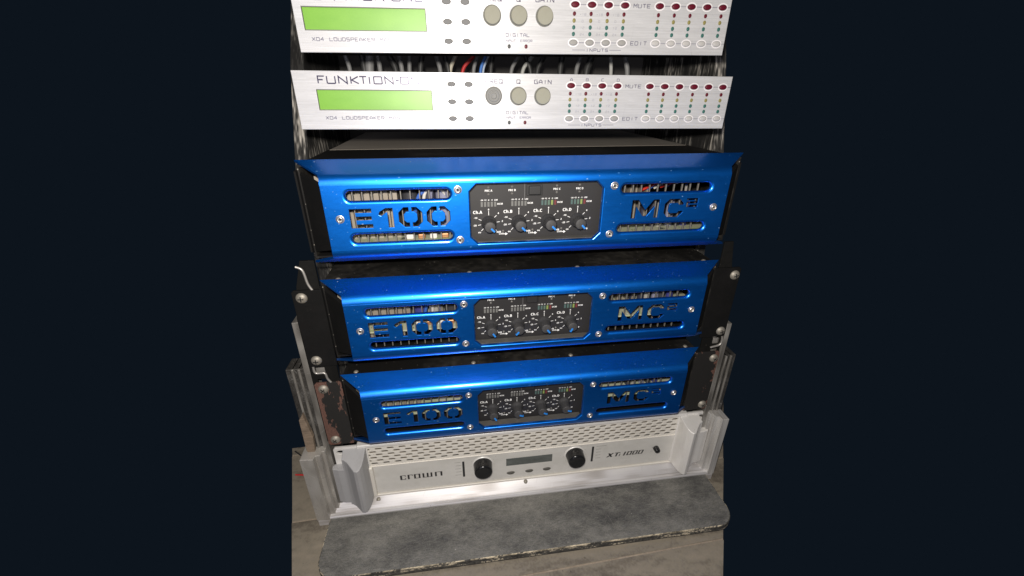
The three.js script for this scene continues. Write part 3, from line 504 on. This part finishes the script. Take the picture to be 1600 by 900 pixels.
  const fins2 = [plain(78, 128, -30, 20, -60, -54)]; for (let k = 0; k < 9; k++) fins2.push(plain(79 + 6 * k, 80.6 + 6 * k, -30, 20, -54, -20)); part('heat_sink', fins2.map((g) => uvBox(g, 90)), M.heatsink, t);
  for (let k = 0; k < 9; k++) { const x = 128 + (k % 5) * 9 + r() * 3, z = -6 - Math.floor(k / 5) * 18; const c = part('capacitor', lathe([[0, 30], [3.6, 30], [3.9, 29.4], [3.9, 0]], 14), capTones[(k * 3) % 5], t, [x, inside ? -29 : -14, z]); c.rotation.x = -Math.PI / 2; }
  for (let k = 0; k < 5; k++) part('resistor', box(-120 + k * 11, -113 + k * 11, inside ? -29 : -14, inside ? -24 : -9, 4, 8, 1.2), k % 2 ? M.copper : M.wireWhite, t);
  [[M.wireRed, 0], [M.wireBlue, 1], [M.wireWhite, 2], [M.wireRed, 3], [M.wireBlue, 4], [M.wireWhite, 5]].forEach(([m, k]) => part('wire', tube([[120 + k * 7, 6 + k, -18], [134 + k * 5, 16 + r() * 6, -6 + r() * 6], [150 + k * 2, 14 + r() * 8, -4 + r() * 6], [172, 18 - k * 3, -22]], 1.5, 24, 6), m, t));
  [[M.wireBlue, 0], [M.wireWhite, 1], [capTones[1], 2]].forEach(([m, k]) => part('wire', tube([[-112 + k * 8, -10, -8], [-104 + k * 6, 12 + k * 3, -2], [-90 + k * 4, 16, -4], [-78, 6 - k * 6, -14]], 1.8, 24, 6), m, t));
  return t;
}
G.lamp = metres(lathe([[0, 0.9], [0.9, 0.6], [1.15, 0]], 12)); M.ledOff = std({ color: lin(0.12, 0.115, 0.11), roughness: 0.4 });
makeAmp(220.7, 'blue power amplifier with cut-out lettering, topmost of the three, directly below the silver processors', { turns: [-46, -46, -46, -46], ears: null, back: 300, inside: 1 });
makeAmp(110.7, 'blue power amplifier with clean black ears, middle one of the three', { turns: [-58, -128, -52, -118], ears: [M.blackPaint, M.blackPaint], back: 300 });
makeAmp(0, 'blue power amplifier with flaking rusty ears, lowest of the three, resting above the cream amplifier', { turns: [-62, -24, -28, -20], ears: [M.rustLeft, M.rustRight], back: 300 });

// ---------------------------------------------------------------- the silver processors
G.mute = G.pad(3.5, 2.15, 1.5); G.button = G.pad(3.75, 2.2, 1.4); G.led = G.pad(1.35, 1.6, 0.8);
G.cap = metres(lathe([[0, 4.2], [5.9, 4.2], [6.4, 3.8], [6.6, 3.0], [6.6, 0]], 32));
G.bare = metres(lathe([[0, 2.6], [1.4, 2.6], [1.5, 3.0], [2.4, 3.0], [2.5, 2.0], [3.4, 2.0], [3.6, 2.7], [4.6, 2.7], [4.8, 1.6], [5.6, 1.6], [5.8, 2.2], [6.6, 2.0], [6.6, 0]], 32));
G.well = metres(lathe([[6.6, 0.1], [7.3, 0.16], [7.4, 0]], 32));
const softStd = (o) => new THREE.MeshPhysicalMaterial({ specularIntensity: 0.5, ...o });
M.muteRed = softStd({ color: lin(0.085, 0.003, 0.012), roughness: 0.5 }); M.editGrey = softStd({ color: lin(0.25, 0.245, 0.235), roughness: 0.6 }); M.editPale = softStd({ color: lin(0.38, 0.37, 0.36), roughness: 0.6 });
M.buttonGrey = softStd({ color: lin(0.16, 0.16, 0.16), roughness: 0.8 }); M.capGrey = softStd({ map: dust(161, 'rgb(134,133,121)', 200, '106,100,88', 0.6), roughness: 0.7 }); M.bareGrey = softStd({ color: lin(0.19, 0.19, 0.185), roughness: 0.6 });
M.ledRed = softStd({ color: lin(0.09, 0.006, 0.014), roughness: 0.45 }); M.ledYellow = softStd({ color: lin(0.2, 0.175, 0.06), roughness: 0.45 }); M.ledGreen = softStd({ color: lin(0.03, 0.105, 0.09), roughness: 0.45 }); M.ledGrey = softStd({ color: lin(0.05, 0.052, 0.052), roughness: 0.45 });
M.lcd = std({ map: noiseTex(512, 128, 165, [[3, 2, 1], [12, 4, 0.5], [128, 64, 0.3]], (n) => [92 + n * 24, 146 + n * 20, 34 + n * 18]), roughness: 0.42 });
M.rim = std({ color: lin(0.1, 0.1, 0.09), roughness: 0.5 });

function makeProcessor(y, x0, x1, roll, label, bareKnob) {
  const t = thing('loudspeaker_processor', [0, y, 0], label, 'processor', 'silver rack processors above the blue amplifiers'); t.rotation.z = roll;
  const s = poly([[x0, 0], [x1, 0], [x1, 44.2], [x0, 44.2]]); s.holes.push(cutout([[-179.8, 15], [-86.8, 15], [-86.8, 30.6], [-179.8, 30.6]]));
  part('front_panel', uvPlane(flat(plate(s, -3, 0, 0.35)), -200, -1, 400, 46), M.silver, t);
  part('display', uvPlane(flat(plain(-180.4, -86.2, 14.4, 31.2, -3.4, -1.6)), -181, 14, 95, 18), M.lcd, t);
  part('display_rim', [plain(-179.8, -86.8, 15, 15.45, -1.6, -0.05), plain(-179.8, -86.8, 30.15, 30.6, -1.6, -0.05), plain(-179.8, -179.35, 15.45, 30.15, -1.6, -0.05), plain(-87.25, -86.8, 15.45, 30.15, -1.6, -0.05)], M.rim, t);
  for (const yy of [35.5, 22, 8.6]) for (const x of [-70.2, -55.7]) shared('button', G.button, M.buttonGrey, t, [x, yy, 0]);
  [-34.5, -13, 8.4].forEach((x, i) => { const bare = bareKnob && i === 0; const k = shared('control_knob', bare ? G.bare : G.cap, bare ? M.bareGrey : M.capGrey, t, [x, 26.8, 0]); if (bare) k.userData.label = 'knob without its cap, showing concentric rings'; shared('knob_well', G.well, M.rim, k, [0, 0, 0]); });
  for (let k = 0; k < 10; k++) {
    const x = k < 4 ? 33.6 + 14.13 * k : 106.2 + 14.13 * (k - 4); if (x > x1 - 5) continue;
    shared('mute_button', G.mute, M.muteRed, t, [x, 35.4, 0]); shared('edit_button', G.mute, k < 4 ? M.editGrey : M.editPale, t, [x, 8.6, 0]);
    [[29.1, M.ledRed], [24.3, M.ledYellow], [19.5, M.ledGreen], [14.8, M.ledGreen]].forEach(([yy, m]) => shared('level_light', G.led, m, t, [x - 0.3, yy, 0]));
  }
  shared('status_light', G.led, M.ledGrey, t, [-20.8, 5.4, 0]); shared('status_light', G.led, M.ledRed, t, [-6.6, 5.4, 0]);
  const xa = Math.max(x0, -205), xb = Math.min(x1, 205);
  part('chassis', uvBox(plain(xa + 6, xb - 2, 1.2, 43, -46, -3.1), 300), M.blackPaint, t);
  return t;
}
makeProcessor(288.5, -196.6, 184.8, -0.0052, 'silver rack processor whose first round knob lacks its cap, just above the top blue amplifier', true);
makeProcessor(347.4, -185.8, 170.2, 0.0064, 'silver rack processor cut by the top of the picture, all three round knobs capped', false);

// ---------------------------------------------------------------- the cream amplifier at the bottom
{
  const t = thing('rack_amplifier', [0, -155, 0], 'cream white rack amplifier with honeycomb grille and two black knobs, lowest in the rack', 'amplifier');
  const Y = 155, up = (g) => { g.translate(0, Y, 0); return g; };
  const s = poly([[-206, -104], [218, -104], [218, -71], [-206, -71]]);
  for (let row = 0; row < 6; row++) for (let k = 0; k < 29; k++) {
    const x = -197 + k * 14.3 + (row % 2) * 7.15, y = -76.6 - row * 4.75; if (x > 207) continue;
    s.holes.push(cutout([[x - 5.4, y], [x - 3, y + 1.65], [x + 3, y + 1.65], [x + 5.4, y], [x + 3, y - 1.65], [x - 3, y - 1.65]]));
  }
  part('grille', up(uvBox(plate(s, -1.4, 0.6, 0.3), 200)), M.cream, t);
  part('dust_filter', up(uvBox(plain(-205, 217, -104, -71, -9, -5.5), 120)), M.foam, t);
  part('top_lip', up(uvBox(box(-207, 219, -71.2, -66, -6, 3.2, 1.6), 200)), M.creamGrip, t);
  part('front_panel', up(uvPlane(flat(box(-193, 213, -152.8, -105.4, -3, 0.6, 0.8)), -197, -155, 410, 51)), M.ampPanel, t);
  part('panel_frame', [up(uvBox(box(-206, -192.8, -156, -104, -3, 4.2, 2), 200)), up(uvBox(box(-206, 218, -105.3, -103.8, -3, 1.6, 0.6), 200)), up(uvBox(box(213.2, 220, -156, -104, -3, 4.6, 2), 200)), up(uvBox(box(-195.4, 213, -156.6, -153.4, -3, 2.4, 0.8), 200))], M.cream, t);
  for (const [x, y] of [[-55.7, -121.3], [67.5, -120.6]]) { part('knob_bezel', lathe([[13.4, 0], [13.3, 0.8], [12.4, 1.1]], 36), M.creamGrip, t, [x, y + Y, 0.6]); part('knob', lathe([[0, 15.2], [9, 15], [10.9, 14], [11.6, 12.4], [12, 2], [12.2, 0]], 40), M.gloss, t, [x, y + Y, 0.6]); }
  part('display', up(uvPlane(flat(box(-24.9, 37, -128.7, -116, 0, 1.1, 0.3)), -25, -129, 62, 13)), M.lcdGrey, t);
  for (const x of [-18.8, 6.3, 30.4]) { const g = lathe([[0, 1.2], [0.8, 1.0], [1, 0]], 24); g.scale(5.6, 2.8, 1); g.computeVertexNormals(); part('button', g, M.buttonDark, t, [x, -142.3 + Y, 0.6]); }
  for (const [x, y] of [[-80.8, -126], [92.6, -124]]) part('level_meter', up(box(x - 1.4, x + 1.4, y - 13.4, y + 13.4, 0, 1.3, 0.3)), M.printDark, t);
  part('power_button', lathe([[0, 7.4], [2.6, 7.2], [3.8, 6], [4.2, 0]], 24), M.gloss, t, [183.5, -125.6 + Y, 0.6]);
  for (const sgn of [-1, 1]) {
    const c = 6, X = (v) => c + sgn * v, ear = poly([[X(201), -154], [X(238), -154], [X(240), -152], [X(240), -70], [X(238), -67.5], [X(201), -67.5]]);
    const hx = sgn < 0 ? -226.3 : 240.8 - 2, hole = new THREE.Path(); hole.absellipse(hx, -74.8, 4.6, 2.9, 0, Math.PI * 2); ear.holes.push(hole);
    part('rack_ear', up(uvBox(plate(ear, -1.6, 1.6, 0.5), 200)), sgn < 0 ? M.creamGrip : M.creamGrip, t);
    // grip: a rounded column that falls away outwards into a flat skirt; its top is cut off at a slant
    const grip = [[202.6, 1.4], [203.2, 12], [204.6, 20], [207, 25], [210, 27], [213.5, 26], [218, 21], [223, 15.6], [227, 13], [229, 12.4], [229, 1.4]].map(([x, z]) => [X(x), z]); if (sgn < 0) grip.reverse();
    const g = column(grip, -153, -70, 0.9), p = g.attributes.position; for (let i = 0; i < p.count; i++) if (p.getY(i) > -80) p.setY(i, p.getY(i) - (sgn < 0 ? 0.5 : 0.32) * Math.max(0, p.getZ(i) - 1.4)); g.computeVertexNormals();
    part('handle', up(uvBox(g, 160)), sgn < 0 ? M.greyGrip : M.creamGrip, t);
    const K = [[226, 1.4], [226, 12.2], [236, 11.4], [243, 9], [244.5, 1.4]].map(([x, z]) => [X(x), z]); if (sgn < 0) K.reverse();
    part('handle_skirt', up(uvBox(column(K, -150, -93, 0.7), 160)), sgn < 0 ? M.greyGrip : M.creamGrip, t);
  }
  part('chassis', up(uvBox(plain(-208, 214, -153, -69, -300, -9.2), 300)), M.chassis, t);
}

// ---------------------------------------------------------------- cables hanging behind the processors, and on the floor
const cableMat = { black: std({ color: lin(0.03, 0.03, 0.03), roughness: 0.5 }), grey: std({ color: lin(0.2, 0.2, 0.2), roughness: 0.5 }), pale: std({ color: lin(0.42, 0.42, 0.4), roughness: 0.5 }), red: std({ color: lin(0.5, 0.03, 0.03), roughness: 0.45 }), blue: std({ color: lin(0.06, 0.2, 0.6), roughness: 0.45 }), sky: std({ color: lin(0.42, 0.5, 0.62), roughness: 0.45 }), beige: std({ color: lin(0.5, 0.47, 0.38), roughness: 0.5 }) };
function cable(xt, xb, r, mat, label, group) {       // xt / xb: where it crosses the top and bottom of the gap
  const t = thing('hanging_cable', [xb, 300, -150], label, 'cable', group), d = xt - xb;
  part('sheath', tube([[-d * 0.5, 16, 6], [-d * 0.3, 26, 2], [0, 43.5, 0], [d, 56, -2], [d * 2.2, 80, -10], [d * 2.4, 108, -26]], r, 40, 10), mat, t);
}
cable(-166, -165, 3.4, cableMat.black, 'leftmost dark cable in the gap between the silver processors', null); cable(-136.9, -131.2, 3.4, cableMat.black, 'dark cable right of the thin grey one under the left display of the upper processor', null); cable(-20.2, -22.6, 2.8, cableMat.black, 'dark cable right beside the pale blue one between the processors', null); cable(17.9, 23.4, 2.6, cableMat.black, 'dark cable crossing behind the slanting pair of grey cables', null); cable(97.8, 92.7, 4.2, cableMat.black, 'thick dark cable on the right, beside the pale upright one, between the processors', null);
cable(-157, -159, 4.8, cableMat.grey, 'thick grey cable, the leftmost light one between the silver processors', null);
cable(-148.9, -148, 2.6, cableMat.grey, 'thin grey cable right beside the thick grey one between the processors', null);
cable(-114.1, -115.3, 2.4, cableMat.grey, 'straight upright grey cable above the end of the maker\'s lettering', null);
cable(-84.8, -81.3, 2.6, cableMat.grey, 'grey cable leaning left, directly left of the beige one', null);
cable(-62.5, -68.8, 2.2, cableMat.beige, 'pale beige cable left of the red one between the processors', null);
cable(-41.9, -54.1, 2.0, cableMat.red, 'slanting red cable in the gap between the silver processors', null);
cable(-37.8, -42.3, 2.2, cableMat.grey, 'grey cable between the red and the blue one', null);
cable(-28.4, -34.2, 1.6, cableMat.blue, 'blue cable in the gap between the silver processors', null);
cable(-25.0, -31.0, 1.3, cableMat.sky, 'thin pale blue cable beside the blue one', null);
cable(10, 2.1, 2.2, cableMat.grey, 'slanting grey cable, left one of the pair right of the blue cable', null);
cable(26.1, 15.8, 2.2, cableMat.pale, 'slanting pale grey cable, right one of the pair right of the blue cable', null);
cable(121.6, 122.6, 2.2, cableMat.pale, 'pale upright cable near the right side wall of the case', null);
cable(-184, -181, 2.4, cableMat.grey, 'grey cable at the far left of the gap, nearest the left case wall', null);
cable(-126, -124, 2.6, cableMat.grey, 'dull grey cable left of the straight upright one between the processors', null);
cable(-100, -103, 3.2, cableMat.black, 'dark cable right of the straight upright grey one between the processors', null);
cable(-75, -72, 3.0, cableMat.black, 'dark cable between the left-leaning grey one and the beige one', null);
cable(40, 33, 2.8, cableMat.black, 'dark slanting cable right of the pale grey one', null);
cable(62, 60, 3.6, cableMat.black, 'thick dark cable in the middle of the right half of the gap', null);
cable(84, 80, 2.6, cableMat.grey, 'grey cable left of the thick dark one in the right half of the gap', null);
cable(140, 143, 3.0, cableMat.grey, 'grey cable right of the pale upright one, by the right case wall', null);
{
  const red = thing('floor_cable', [-285, -175, -62], 'red cable lying on the floor left of the rack', 'cable');
  part('sheath', tube([[-34, 0.6, -2], [-12, 0.4, 1], [8, 0.5, 0.5], [24, 0.8, -2]], 1.2, 30, 8), cableMat.red, red);
  const blk = thing('floor_cable', [-300, -175, -105], 'thin black cable curling on the floor beside the wall foot, left of the rack', 'cable');
  part('sheath', tube([[-34, 0.5, -4], [-16, 0.6, 8], [0, 0.5, -6], [14, 12, -10], [18, 34, -16], [8, 52, -22]], 1.0, 40, 8), cableMat.black, blk);
}

renderer.render(scene, camera);
